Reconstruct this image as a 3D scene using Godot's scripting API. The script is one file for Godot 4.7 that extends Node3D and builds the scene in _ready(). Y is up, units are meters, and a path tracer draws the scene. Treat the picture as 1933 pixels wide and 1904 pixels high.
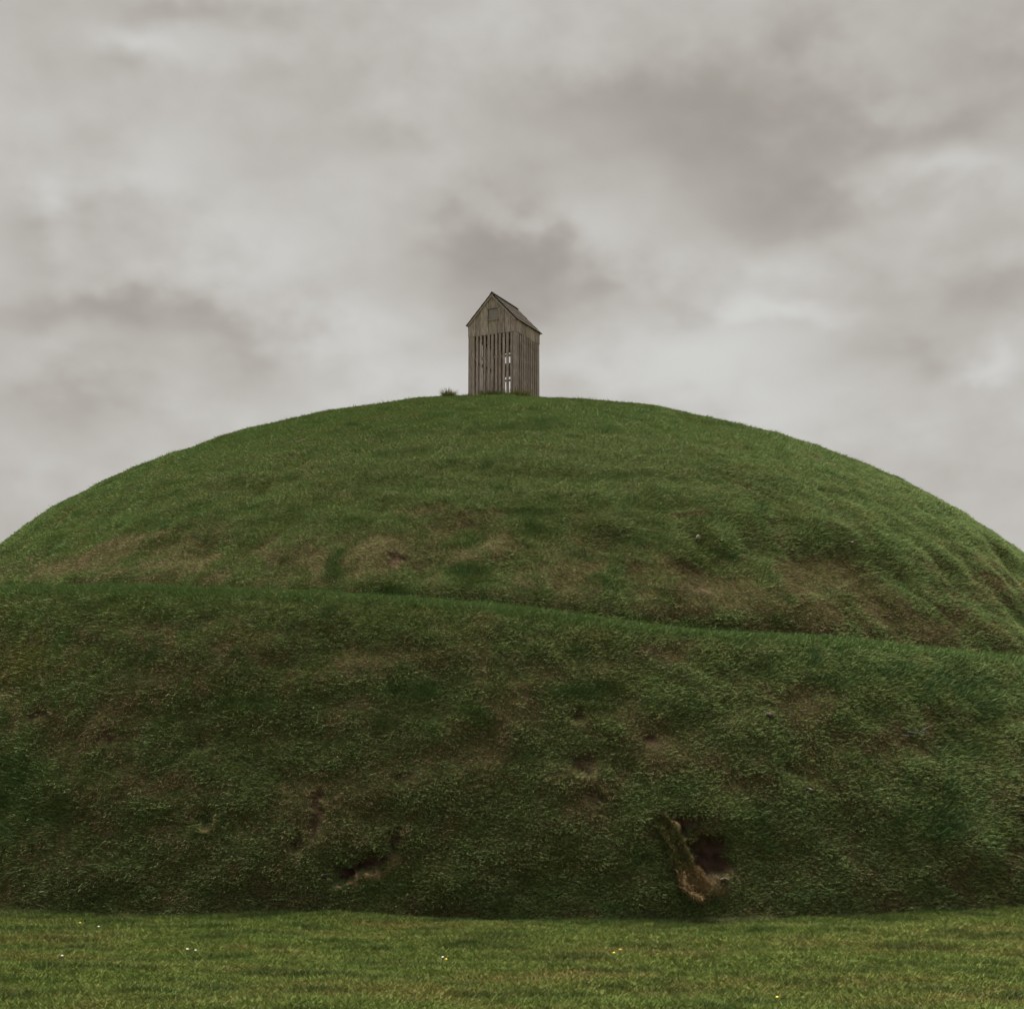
extends Node3D

const MX := -0.12
const MZ := -28.7
const EYE := 1.6

var rng := RandomNumberGenerator.new()
var n_big := FastNoiseLite.new()
var n_mid := FastNoiseLite.new()
var n_fine := FastNoiseLite.new()
var n_step := FastNoiseLite.new()
var n_warp := FastNoiseLite.new()
var n_dry := FastNoiseLite.new()
var n_tone := FastNoiseLite.new()

# height of the spiral path's lip for each azimuth (degrees, 0 faces the camera, + is right)
var LIP := [[-180.0, 4.6], [-90.0, 4.15], [-31.0, 3.64], [-22.9, 3.56], [-17.7, 3.5], [-12.9, 3.43], [-8.7, 3.39], [-5.3, 3.34], [-2.4, 3.28], [0.4, 3.21], [4.0, 3.11], [8.0, 3.02], [11.8, 2.96], [16.1, 2.92], [22.9, 2.85], [32.3, 2.77], [90.0, 2.45], [180.0, 2.2]]
var DOME := [[9.62, 4.99], [9.28, 5.28], [8.9, 5.6], [8.3, 6.0], [7.6, 6.4], [6.75, 6.8], [5.78, 7.2], [4.5, 7.6], [3.7, 7.8], [2.5, 8.07], [1.5, 8.26], [0.7, 8.36], [0.02, 8.4]]

# eroded hollows: azimuth, height, half width, half height, depth, tilt (degrees), lip
var HOLES := [[-5.91, 0.5, 0.31, 0.095, 0.13, 22.0, 0.06], [-4.56, 0.74, 0.067, 0.156, 0.12, 0.0, 0.0], [8.93, 0.58, 0.235, 0.293, 0.15, -14.0, 0.03], [7.79, 0.91, 0.272, 0.074, 0.08, 6.0, 0.0], [-8.95, 0.71, 0.124, 0.074, 0.1, -24.0, 0.01], [-8.08, 1.01, 0.062, 0.272, 0.06, 4.0, 0.0], [-13.15, 0.98, 0.099, 0.116, 0.13, 20.0, 0.05], [3.78, 1.54, 0.171, 0.125, 0.1, -10.0, 0.01], [3.64, 2.0, 0.081, 0.081, 0.08, 0.0, 0.01], [4.03, 1.19, 0.085, 0.068, 0.08, 0.0, 0.01], [13.26, 2.1, 0.066, 0.048, 0.1, 0.0, 0.03], [13.46, 1.49, 0.094, 0.071, 0.08, 0.0, 0.0], [-4.4, 1.4, 0.079, 0.074, 0.07, 0.0, 0.0], [-14.24, 1.74, 0.095, 0.059, 0.07, 0.0, 0.0], [-19.09, 1.79, 0.16, 0.074, 0.06, 10.0, 0.0], [-7.04, 3.95, 0.104, 0.104, 0.06, 0.0, 0.0], [25.67, 0.77, 0.14, 0.357, 0.12, 0.0, 0.01], [13.06, 3.64, 0.099, 0.099, 0.04, 0.0, 0.0], [-23.32, 2.03, 0.166, 0.07, 0.06, 0.0, 0.0], [6.84, 1.78, 0.139, 0.058, 0.05, 0.0, 0.0]]

# patches of dry turf (kind 1), yellow moss (kind 2) and lush tussock (kind 3): azimuth, height, half width, half height, kind
var PATCHES := [[-33.3, 4.14, 0.52, 0.15, 1], [-30.8, 4.32, 0.41, 0.21, 1], [-29.3, 4.56, 0.45, 0.09, 1], [-21.6, 3.99, 0.34, 0.19, 1], [-18.9, 3.78, 0.1, 0.11, 1], [-16.7, 4.11, 0.12, 0.08, 1], [-13.8, 4.13, 0.17, 0.16, 1], [-12.2, 3.85, 0.25, 0.24, 1], [-8.6, 3.99, 0.26, 0.29, 1], [-7.7, 4.27, 0.17, 0.16, 1], [-6.0, 4.75, 0.42, 0.11, 1], [-3.7, 4.52, 0.34, 0.14, 1], [-0.8, 4.74, 0.28, 0.08, 1], [-0.5, 4.23, 0.17, 0.13, 1], [1.7, 3.7, 0.38, 0.18, 1], [4.4, 3.74, 0.29, 0.21, 1], [5.8, 3.94, 0.26, 0.13, 1], [8.9, 3.88, 0.16, 0.18, 1], [12.0, 3.93, 0.27, 0.16, 1], [13.4, 3.64, 0.3, 0.21, 1], [11.2, 3.35, 0.45, 0.13, 1], [16.2, 3.55, 0.37, 0.21, 1], [20.3, 3.89, 0.31, 0.22, 1], [25.5, 4.06, 0.43, 0.29, 1], [21.4, 3.41, 0.41, 0.22, 1], [27.5, 3.43, 0.43, 0.23, 1], [30.8, 3.17, 0.36, 0.14, 1], [13.6, 4.72, 0.42, 0.08, 1], [-11.0, 3.96, 0.12, 0.32, 3], [-6.7, 3.61, 0.25, 0.13, 3], [-2.2, 3.72, 0.26, 0.26, 3], [2.2, 3.73, 0.09, 0.21, 3], [6.9, 3.79, 0.23, 0.29, 3], [-2.5, 4.31, 0.17, 0.16, 3], [1.9, 4.44, 0.27, 0.22, 3], [13.8, 4.14, 0.34, 0.16, 3], [18.8, 3.91, 0.21, 0.22, 3], [0.4, 2.12, 0.35, 0.26, 1], [-0.6, 1.81, 0.23, 0.2, 1], [7.2, 1.81, 0.26, 0.2, 1], [9.2, 1.58, 0.29, 0.14, 1], [-14.7, 2.43, 0.11, 0.18, 1], [-9.0, 2.96, 0.21, 0.13, 2], [-13.8, 2.88, 0.24, 0.12, 2], [-11.3, 2.69, 0.13, 0.11, 1], [-12.3, 2.91, 0.18, 0.09, 2], [-25.5, 2.78, 0.53, 0.33, 2], [-21.2, 1.76, 0.37, 0.25, 1], [-14.0, 1.82, 0.13, 0.11, 1], [-8.3, 1.12, 0.23, 0.34, 1], [11.3, 1.31, 0.35, 0.23, 1], [6.4, 1.64, 0.29, 0.23, 1], [-19.0, 2.11, 0.37, 0.25, 1], [-6.6, 2.62, 0.35, 0.18, 1], [8.4, 2.76, 0.3, 0.15, 1], [3.7, 2.87, 0.36, 0.12, 2], [15.0, 2.17, 0.3, 0.24, 1], [-26.3, 2.5, 0.33, 0.2, 2], [-22.6, 2.55, 0.32, 0.19, 2], [-15.4, 1.3, 0.36, 0.18, 1], [18.9, 1.76, 0.37, 0.18, 1], [-3.1, 1.64, 0.34, 0.17, 1], [3.3, 1.2, 0.34, 0.23, 1], [-1.4, 2.06, 0.14, 0.2, 3], [-4.3, 2.26, 0.41, 0.12, 3], [17.1, 2.54, 0.93, 0.22, 3], [25.3, 2.38, 0.79, 0.3, 3], [1.5, 3.14, 0.27, 0.11, 3], [8.5, 0.22, 0.11, 0.08, 1], [-6.7, 0.36, 0.17, 0.04, 2], [-24.0, 1.29, 0.51, 0.51, 3], [20.5, 0.96, 0.49, 0.37, 3], [-4.8, 0.32, 0.33, 0.17, 3], [6.1, 0.57, 0.2, 0.22, 3], [-12.2, 2.16, 0.36, 0.18, 3], [4.0, 2.27, 0.35, 0.12, 3]]

# mound grid
var cols := PackedFloat32Array()
var NC := 0
var NR := 400
var mp := PackedVector3Array()
var mn := PackedVector3Array()
var m_hole := PackedFloat32Array()
var m_az := PackedFloat32Array()
var m_path := PackedFloat32Array()

# grass buffers
var buf := {"green": PackedFloat32Array(), "straw": PackedFloat32Array(), "lawn": PackedFloat32Array(), "lawn_straw": PackedFloat32Array()}

func _ready() -> void:
	rng.seed = 4711
	setup_noise()
	# ---- camera
	var cam := Camera3D.new()
	cam.name = "camera"
	cam.position = Vector3(0, EYE, 0)
	cam.rotation_degrees = Vector3(9.75, 0, 0)
	cam.fov = 2.0 * rad_to_deg(atan(959.0 / 2785.0))
	cam.far = 6000.0
	cam.near = 0.1
	add_child(cam)
	cam.current = true
	# ---- sky and exposure
	var env := Environment.new()
	env.background_mode = Environment.BG_SKY
	env.tonemap_mode = Environment.TONE_MAPPER_LINEAR
	env.tonemap_exposure = 12.0
	env.sdfgi_enabled = true
	env.ssao_enabled = true
	env.ssil_enabled = true
	var sky := Sky.new()
	sky.sky_material = make_sky()
	env.sky = sky
	var we := WorldEnvironment.new()
	we.name = "world_environment"
	we.environment = env
	add_child(we)
	# ---- sun behind the overcast, high and beyond the mound
	var sun := DirectionalLight3D.new()
	sun.name = "sun"
	sun.light_energy = 0.5
	sun.light_angular_distance = 40.0
	sun.light_color = Color(1.0, 0.97, 0.92)
	sun.shadow_enabled = true
	add_child(sun)
	sun.look_at_from_position(Vector3(-0.14, 0.93, -0.29), Vector3.ZERO, Vector3(0, 0, 1))
	# ---- setting
	make_ground()
	make_mound()
	print("mound ", Time.get_ticks_msec())
	grow_mound()
	grow_lawn()
	print("grass ", Time.get_ticks_msec())
	make_turf_flap()
	plant_grass()
	print("planted ", Time.get_ticks_msec())
	# ---- things
	make_shed()
	make_tussocks()
	make_small_things()
	print("done ", Time.get_ticks_msec())

func setup_noise() -> void:
	var k := 1
	for n in [n_big, n_mid, n_fine, n_step, n_warp, n_dry, n_tone]:
		n.noise_type = FastNoiseLite.TYPE_SIMPLEX_SMOOTH
		n.seed = 100 + k
		n.fractal_type = FastNoiseLite.FRACTAL_NONE
		n.frequency = 1.0
		k += 1
	for n in [n_dry, n_tone]:
		n.fractal_type = FastNoiseLite.FRACTAL_FBM
		n.fractal_octaves = 3

# ------------------------------------------------------------------ sky
func pixel_direction(px: float, py: float) -> Vector3:
	# direction of a sky feature seen at the photograph's pixel (1933 x 1904 scale)
	var x := (px - 966.5) / 2765.0
	var y := -(py - 952.0) / 2765.0
	var p := deg_to_rad(9.75)
	return Vector3(x, y * cos(p) + sin(p), -(cos(p) - y * sin(p))).normalized()

func make_sky() -> PanoramaSkyMaterial:
	var w := 4096
	var h := 2048
	var noise := FastNoiseLite.new()
	noise.seed = 77
	noise.noise_type = FastNoiseLite.TYPE_SIMPLEX_SMOOTH
	noise.fractal_type = FastNoiseLite.FRACTAL_FBM
	noise.fractal_octaves = 5
	noise.fractal_gain = 0.5
	noise.frequency = 1.0
	# broad cloud masses: x, y, half width, half height (photograph scale), strength
	var blobs := [[1400, 250, 290, 100, -0.85], [1280, 215, 160, 70, -0.4], [1450, 370, 110, 60, -0.8], [1680, 240, 150, 60, -0.5], [1440, 140, 180, 60, -0.4],
		[930, 470, 165, 72, -1.3], [850, 430, 90, 50, -0.4], [930, 575, 110, 35, -0.55], [1150, 545, 110, 40, -0.45],
		[260, 600, 220, 45, -0.85], [120, 590, 100, 30, -0.3], [430, 655, 160, 25, -0.35], [110, 760, 150, 55, -0.35], [230, 150, 80, 40, -0.35],
		[380, 15, 260, 50, -0.6], [650, 150, 260, 80, -0.3], [1880, 140, 110, 120, -0.5], [1350, 600, 110, 25, -0.35], [1800, 560, 180, 70, -0.35], [700, 270, 120, 60, -0.25],
		[1650, 700, 120, 50, -0.35], [1150, 180, 200, 70, -0.35], [1560, 90, 200, 50, -0.2], [60, 420, 60, 90, -0.35],
		[300, 90, 120, 50, 0.5], [230, 330, 150, 60, 0.6], [560, 430, 260, 90, 0.35], [700, 590, 130, 50, 0.45], [1300, 690, 260, 70, 0.7], [1500, 590, 80, 30, 0.7], [1760, 330, 170, 45, 0.65],
		[1110, 395, 140, 70, 0.3], [800, 700, 140, 60, 0.5], [1900, 680, 60, 40, 0.7], [1560, 470, 180, 50, 0.25], [480, 760, 260, 50, 0.3], [1500, 780, 300, 60, 0.4], [200, 880, 260, 60, 0.3]]
	var bd := []
	for b in blobs:
		var d := pixel_direction(b[0], b[1])
		bd.append([d.x / -d.z, d.y / -d.z, b[2] / 2765.0, b[3] / 2765.0, b[4]])
	var data := PackedFloat32Array()
	data.resize(w * h * 3)
	for j in h:
		var theta := (j + 0.5) / h * PI
		var sy := cos(theta)
		var sr := sin(theta)
		for i in w:
			var o := (j * w + i) * 3
			if sy < -0.03:
				data[o] = 0.033; data[o + 1] = 0.033; data[o + 2] = 0.032
				continue
			var az := (i + 0.5) / w * TAU
			if i > 500 and i < w - 500 and i % 4 != 0:      # away from the view the clouds are drawn coarser
				data[o] = data[o - 3]; data[o + 1] = data[o - 2]; data[o + 2] = data[o - 1]
				continue
			var dx := sin(az) * sr
			var dz := -cos(az) * sr
			# clouds lie on a layer overhead: flatten towards the horizon
			var k := 1.0 / (maxf(sy, 0.0) + 0.28)
			var qx := dx * k * 2.6
			var qz := dz * k * 2.6
			var f := noise.get_noise_3d(qx * 0.75, sy * 3.0, qz * 0.75)
			var v := f * 1.05
			if dz < -0.5 and sy < 0.75:
				var u := dx / -dz
				var t := sy / -dz
				var f2 := noise.get_noise_3d(dx * 6.0 + 7.0, sy * 9.0, dz * 6.0)
				var f3 := noise.get_noise_3d(dx * 6.0 - 9.0, sy * 9.0 + 5.0, dz * 6.0)
				var f4 := noise.get_noise_3d(dx * 19.0, sy * 26.0, dz * 19.0)
				u += f2 * 0.05 + f4 * 0.02
				t += f3 * 0.035 + f4 * 0.012
				var s := 0.0
				for b in bd:
					var a: float = (u - b[0]) / b[2]
					var c: float = (t - b[1]) / b[3]
					var q := a * a + c * c
					if q < 6.0:
						s += b[4] * exp(-q)
				var edge := clampf((-dz - 0.5) / 0.25, 0.0, 1.0) * clampf((0.75 - sy) / 0.2, 0.0, 1.0)
				v = lerpf(v, s * 1.12 + f * 0.36 + f2 * 0.36 + f4 * (0.33 + 0.4 * clampf(-s, 0.0, 1.0)), edge)
			else:
				v += noise.get_noise_3d(dx * 5.0 + 7.0, sy * 9.0, dz * 5.0) * 0.35
			v = tanh(v * 0.95) * 1.25
			var l := (0.495 + 0.14 * v) / 12.0
			# thick cloud is warmer, thin cloud neutral
			var warm := clampf(0.5 - v * 0.5, 0.0, 1.0)
			data[o] = l * (1.0 + 0.065 * warm)
			data[o + 1] = l * (1.003 - 0.02 * warm)
			data[o + 2] = l * (0.97 - 0.075 * warm)
	var im := Image.create_from_data(w, h, false, Image.FORMAT_RGBF, data.to_byte_array())
	var m := PanoramaSkyMaterial.new()
	m.panorama = ImageTexture.create_from_image(im)
	return m

# ------------------------------------------------------------------ helpers
func tag(o: Node, label: String, category := "", group := "", kind := "") -> void:
	if label: o.set_meta("label", label)
	if category: o.set_meta("category", category)
	if group: o.set_meta("group", group)
	if kind: o.set_meta("kind", kind)

func table(t: Array, x: float) -> float:
	for i in range(1, t.size()):
		if x <= t[i][0]:
			return lerpf(t[i - 1][1], t[i][1], (x - t[i - 1][0]) / (t[i][0] - t[i - 1][0]))
	return t[-1][1]

func lip_height(az: float) -> float:
	# softened table: the mean of three samples
	return (table(LIP, az) * 2.0 + table(LIP, az - 4.0) + table(LIP, az + 4.0)) * 0.25

func noise_texture(sd: int, freq: float, normal := false, ramp: Gradient = null, octaves := 4, size := 512) -> NoiseTexture2D:
	var n := FastNoiseLite.new()
	n.seed = sd
	n.frequency = freq
	n.fractal_octaves = octaves
	var t := NoiseTexture2D.new()
	t.noise = n
	t.width = size
	t.height = size
	t.seamless = true
	if normal:
		t.as_normal_map = true
		t.bump_strength = 6.0
	if ramp:
		t.color_ramp = ramp
	return t

func mesh_node(called: String, mesh: Mesh, mat: Material, parent: Node) -> MeshInstance3D:
	var o := MeshInstance3D.new()
	o.name = called
	o.mesh = mesh
	o.material_override = mat
	parent.add_child(o, true)
	return o

# ------------------------------------------------------------------ lawn sheet
func lawn_height(x: float, z: float) -> float:
	return n_mid.get_noise_2d(x * 0.55, z * 0.9) * 0.035 + n_big.get_noise_2d(x * 0.16 + 3.0, z * 0.2) * 0.05 + n_fine.get_noise_2d(x * 2.4, z * 3.4) * 0.012

func axis(fine_a: float, fine_b: float, step: float, far: float) -> PackedFloat32Array:
	var neg := PackedFloat32Array()
	var v := fine_a
	var s := step
	while v > -far:
		s *= 1.35
		v -= s
		neg.append(v)
	neg.reverse()
	v = fine_a
	while v < fine_b:
		neg.append(v)
		v += step
	s = step
	while v < far:
		neg.append(v)
		s *= 1.35
		v += s
	return neg

func make_ground() -> void:
	var xs := axis(-9.0, 9.0, 0.1, 3000.0)
	var zs := axis(-16.5, -6.0, 0.1, 3000.0)
	var st := SurfaceTool.new()
	st.begin(Mesh.PRIMITIVE_TRIANGLES)
	for z in zs:
		for x in xs:
			var near := clampf(1.0 - (Vector2(x, z + 12.0).length() - 14.0) / 20.0, 0.0, 1.0)
			var t := n_tone.get_noise_2d(x * 0.8, z * 1.2) * 0.5 + 0.5
			st.set_color(Color(0.052, 0.05, 0.02).lerp(Color(0.06, 0.07, 0.022), t))
			st.add_vertex(Vector3(x, lawn_height(x, z) * near, z))
	var nx := xs.size()
	for j in zs.size() - 1:
		for i in nx - 1:
			var a := j * nx + i
			for k in [a, a + 1, a + nx, a + 1, a + nx + 1, a + nx]:
				st.add_index(k)
	st.generate_normals()
	var m := StandardMaterial3D.new()
	m.vertex_color_use_as_albedo = true
	m.roughness = 1.0
	m.metallic_specular = 0.1
	var g := mesh_node("ground", st.commit(), m, self)
	tag(g, "flat mown lawn in front of the mound", "", "", "structure")

# ------------------------------------------------------------------ mound
func mound_profile(az: float) -> PackedVector2Array:
	var hl := lip_height(az)
	var g := 5.02 - hl
	var ctrl := [Vector2(14.3, -0.2), Vector2(13.84, -0.02), Vector2(13.72, 0.12), Vector2(13.42, 0.36 * hl), Vector2(12.96, 0.68 * hl), Vector2(12.56, 0.9 * hl), Vector2(12.38, 0.975 * hl), Vector2(12.24, hl + 0.02), Vector2(12.1, hl + 0.03), Vector2(11.42, hl - 0.02), Vector2(11.24, hl + 0.05), Vector2(11.04, hl + 0.2 * g), Vector2(10.73, hl + 0.38 * g), Vector2(10.2, hl + 0.68 * g)]
	for d in DOME:
		ctrl.append(Vector2(d[0], d[1]))
	var dense := PackedVector2Array()
	for i in range(0, ctrl.size() - 1):
		var p0: Vector2 = ctrl[maxi(i - 1, 0)]
		var p1: Vector2 = ctrl[i]
		var p2: Vector2 = ctrl[i + 1]
		var p3: Vector2 = ctrl[mini(i + 2, ctrl.size() - 1)]
		for k in 8:
			dense.append(p1.cubic_interpolate(p2, p0 + (p1 - p0) * 0.0, p3, k / 8.0))
	dense.append(ctrl[-1])
	var cum := PackedFloat32Array([0.0])
	for i in range(1, dense.size()):
		cum.append(cum[-1] + dense[i].distance_to(dense[i - 1]))
	var out := PackedVector2Array()
	var k := 1
	for r in NR:
		var t := cum[-1] * r / (NR - 1)
		while k < dense.size() - 1 and cum[k] < t:
			k += 1
		out.append(dense[k - 1].lerp(dense[k], clampf((t - cum[k - 1]) / maxf(cum[k] - cum[k - 1], 1e-6), 0.0, 1.0)))
	return out

func make_mound() -> void:
	var a := -180.0
	while a < -100.0:
		cols.append(a); a += 4.0
	a = -100.0
	while a < 100.0:
		cols.append(a)
		a += 0.5 if absf(a) > 60.0 else 0.22
	while a < 178.0:
		cols.append(a); a += 4.0
	cols.append(180.0)
	NC = cols.size()
	mp.resize(NC * NR)
	mn.resize(NC * NR)
	m_hole.resize(NC * NR)
	m_path.resize(NC * NR)
	for j in NC:
		var az := cols[j]
		var ar := deg_to_rad(az)
		var ox := sin(ar)
		var oz := cos(ar)
		# seen from behind the two ends of the spiral are eased into one another
		var paz := az
		if absf(az) > 150.0:
			paz = signf(az) * lerpf(150.0, 0.0, (absf(az) - 150.0) / 30.0)
		var pr := mound_profile(paz)
		var hl := lip_height(paz)
		var near := []
		for hole in HOLES:
			if absf(hole[0] - az) < 5.0:
				near.append(hole)
		for i in NR:
			var c := pr[i]
			var e := pr[mini(i + 1, NR - 1)] - pr[maxi(i - 1, 0)]
			e = e.normalized()
			var nr := Vector2(e.y, -e.x)      # outwards (r, h)
			if i == NR - 1: nr = Vector2(0, 1)
			var x := c.x * ox
			var z := c.x * oz
			var h := c.y
			var foot := clampf(h / 0.35, 0.0, 1.0)
			var d := 0.0
			var calm := 1.0 - 0.7 * exp(-pow((h - hl) / 0.25, 2.0))     # the trodden path is even
			if h > 4.8: calm *= 0.5
			d += n_big.get_noise_3d(x * 0.45, h * 0.5, z * 0.45) * 0.06 * foot * calm
			d += n_mid.get_noise_3d(x * 1.5, h * 2.0, z * 1.5) * 0.024 * calm
			d += n_fine.get_noise_3d(x * 4.5, h * 5.5, z * 4.5) * 0.011
			var wall := clampf((h - hl) / 0.3, 0.0, 1.0) * clampf((5.6 - h) / 0.8, 0.0, 1.0)
			if wall > 0.0:   # slumped vertical folds on the bank above the path
				d += n_mid.get_noise_3d(x * 1.25 + 30.0, h * 0.35, z * 1.25) * 0.075 * wall
			var dome := clampf((h - 4.8) / 0.6, 0.0, 1.0) * clampf((c.x - 1.4) / 2.0, 0.0, 1.0)
			if dome > 0.0:   # little sheep-track steps that run round the dome
				d += n_step.get_noise_3d(x * 0.5, h * 3.4 + az * 0.008, z * 0.5) * 0.03 * dome
			var low := clampf((hl - h) / 0.4, 0.0, 1.0) * foot
			if low > 0.0:
				d += n_step.get_noise_3d(x * 0.9 + 11.0, h * 1.7, z * 0.9) * 0.025 * low
			# earth hump beside the shed
			var hx := x + MX + 0.98
			var hz := z + MZ + 27.6
			d += 0.13 * exp(-(hx * hx / 0.06 + hz * hz / 0.12))
			c += nr * d
			# eroded hollows go level into the bank and leave a lip below
			var hole_m := 0.0
			var lip_m := 0.0
			var inward := 0.0
			for q in near:
				var du: float = deg_to_rad(az - q[0]) * c.x
				var dv: float = (h - q[1]) * 1.1
				if absf(du) > q[2] * 2.2 or absf(dv) > q[3] * 2.6 + 0.2: continue
				du += n_fine.get_noise_3d(x * 5.0, h * 5.0, z * 5.0) * 0.06 + n_fine.get_noise_3d(x * 14.0, h * 14.0, z * 14.0) * 0.03
				dv += n_fine.get_noise_3d(x * 5.0 + 40.0, h * 5.0, z * 5.0) * 0.06 + n_fine.get_noise_3d(x * 14.0 + 7.0, h * 14.0, z * 14.0) * 0.03
				var ct: float = cos(deg_to_rad(q[5]))
				var sn: float = sin(deg_to_rad(q[5]))
				var ru := du * ct + dv * sn
				var rv := -du * sn + dv * ct
				var g := sqrt(ru * ru / (q[2] * q[2]) + rv * rv / (q[3] * q[3]))
				var inside := 1.0 - smoothstep(0.72, 1.05, g)
				inward = maxf(inward, inside * q[4] * (1.0 if q[2] > 0.2 else 0.7) * (1.0 + 0.5 * n_fine.get_noise_3d(x * 9.0, h * 9.0, z * 9.0)))
				hole_m = maxf(hole_m, (1.0 - smoothstep(0.85, 1.08, g)) * (1.0 if q[2] > 0.2 else 0.8))
				if q[6] > 0.0 and rv < 0.0 and g < 1.9:
					var ridge: float = exp(-pow((g - 1.2) / 0.25, 2.0)) * clampf(-rv / q[3], 0.0, 1.0)
					inward -= q[6] * ridge
					lip_m = maxf(lip_m, ridge * clampf(q[6] / 0.04, 0.0, 1.0))
			c.x -= inward
			var o := j * NR + i
			mp[o] = Vector3(MX + c.x * ox, c.y, MZ + c.x * oz)
			m_hole[o] = hole_m
			m_path[o] = lip_m
	# normals
	for j in NC:
		var ja := maxi(j - 1, 0)
		var jb := mini(j + 1, NC - 1)
		for i in NR:
			var du := mp[jb * NR + i] - mp[ja * NR + i]
			var dv := mp[j * NR + mini(i + 1, NR - 1)] - mp[j * NR + maxi(i - 1, 0)]
			var n := du.cross(dv)
			mn[j * NR + i] = n.normalized() if n.length_squared() > 1e-14 else Vector3.UP
	var col := PackedColorArray()
	col.resize(NC * NR)
	for o in NC * NR:
		var p := mp[o]
		var t := n_tone.get_noise_3d(p.x * 2.0, p.y * 2.0, p.z * 2.0) * 0.5 + 0.5
		var base := Color(0.05, 0.043, 0.022).lerp(Color(0.035, 0.045, 0.016), t)
		var soil := Color(0.04, 0.026, 0.02).lerp(Color(0.085, 0.055, 0.042), n_fine.get_noise_3d(p.x * 14.0, p.y * 14.0, p.z * 14.0) * 0.5 + 0.5)
		base = base.lerp(Color(0.17, 0.125, 0.07), m_path[o] * 0.8)
		col[o] = base.lerp(soil, m_hole[o])
	var idx := PackedInt32Array()
	idx.resize((NC - 1) * (NR - 1) * 6)
	var w := 0
	for j in NC - 1:
		for i in NR - 1:
			var q := j * NR + i
			idx[w] = q; idx[w + 1] = q + 1; idx[w + 2] = q + NR
			idx[w + 3] = q + NR; idx[w + 4] = q + 1; idx[w + 5] = q + NR + 1
			w += 6
	var arr := []
	arr.resize(Mesh.ARRAY_MAX)
	arr[Mesh.ARRAY_VERTEX] = mp
	arr[Mesh.ARRAY_NORMAL] = mn
	arr[Mesh.ARRAY_COLOR] = col
	arr[Mesh.ARRAY_INDEX] = idx
	var mesh := ArrayMesh.new()
	mesh.add_surface_from_arrays(Mesh.PRIMITIVE_TRIANGLES, arr)
	var m := StandardMaterial3D.new()
	m.vertex_color_use_as_albedo = true
	m.roughness = 1.0
	m.metallic_specular = 0.1
	m.normal_enabled = true
	m.normal_texture = noise_texture(31, 0.04, true)
	m.normal_scale = 1.0
	m.uv1_triplanar = true
	m.uv1_scale = Vector3.ONE * 1.6
	var node := mesh_node("mound", mesh, m, self)
	tag(node, "large round turf covered mound with a spiral path", "", "", "structure")

# ------------------------------------------------------------------ grass
func blade(st: SurfaceTool, root: Vector3, dir: Vector3, bend: Vector3, length: float, width: float, tint: Color) -> void:
	var side := dir.cross(Vector3(rng.randf_range(-1, 1), rng.randf_range(-0.2, 0.2), rng.randf_range(-1, 1))).normalized()
	if side.length() < 0.5: side = Vector3.RIGHT
	var a := root - side * width * 0.5
	var b := root + side * width * 0.5
	var mid := root + dir * length * 0.55 + bend * length * 0.15
	var c := mid - side * width * 0.42
	var d := mid + side * width * 0.42
	var tip := root + dir * length * 0.9 + bend * length * 0.55
	var nrm := side.cross(dir).normalized()
	for v in [a, c, b, b, c, d, c, tip, d]:
		st.set_color(tint)
		st.set_normal(nrm)
		st.add_vertex(v)

func clump(count: int, spread: float, length: float, width: float, lean: float, droop: float) -> ArrayMesh:
	var st := SurfaceTool.new()
	st.begin(Mesh.PRIMITIVE_TRIANGLES)
	for i in count:
		var an := rng.randf() * TAU
		var r := sqrt(rng.randf()) * spread
		var out := Vector3(cos(an), 0, sin(an))
		var a2 := an + rng.randf_range(-1.2, 1.2)
		var o2 := Vector3(cos(a2), 0, sin(a2))
		var dir := (Vector3.UP + o2 * rng.randf_range(0.15, 1.0) * lean).normalized()
		var bend := o2 * rng.randf_range(0.2, 1.0) * droop + Vector3.DOWN * rng.randf_range(0.0, 0.6) * droop
		var t := rng.randf_range(0.84, 1.16)
		blade(st, out * r - Vector3.UP * 0.012, dir, bend, length * rng.randf_range(0.55, 1.15), width * rng.randf_range(0.75, 1.25), Color(t * rng.randf_range(0.92, 1.1), t, t * rng.randf_range(0.85, 1.1)))
	return st.commit()

func push(key: String, p: Vector3, up: Vector3, s: float, sy: float, c: Color) -> void:
	var an := rng.randf() * TAU
	var ref := Vector3(cos(an), 0.13, sin(an))
	var x := up.cross(ref).normalized()
	var z := x.cross(up)
	var b: PackedFloat32Array = buf[key]
	b.append_array(PackedFloat32Array([x.x * s, up.x * sy, z.x * s, p.x, x.y * s, up.y * sy, z.y * s, p.y, x.z * s, up.z * sy, z.z * s, p.z, c.r, c.g, c.b, 1.0]))

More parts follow.
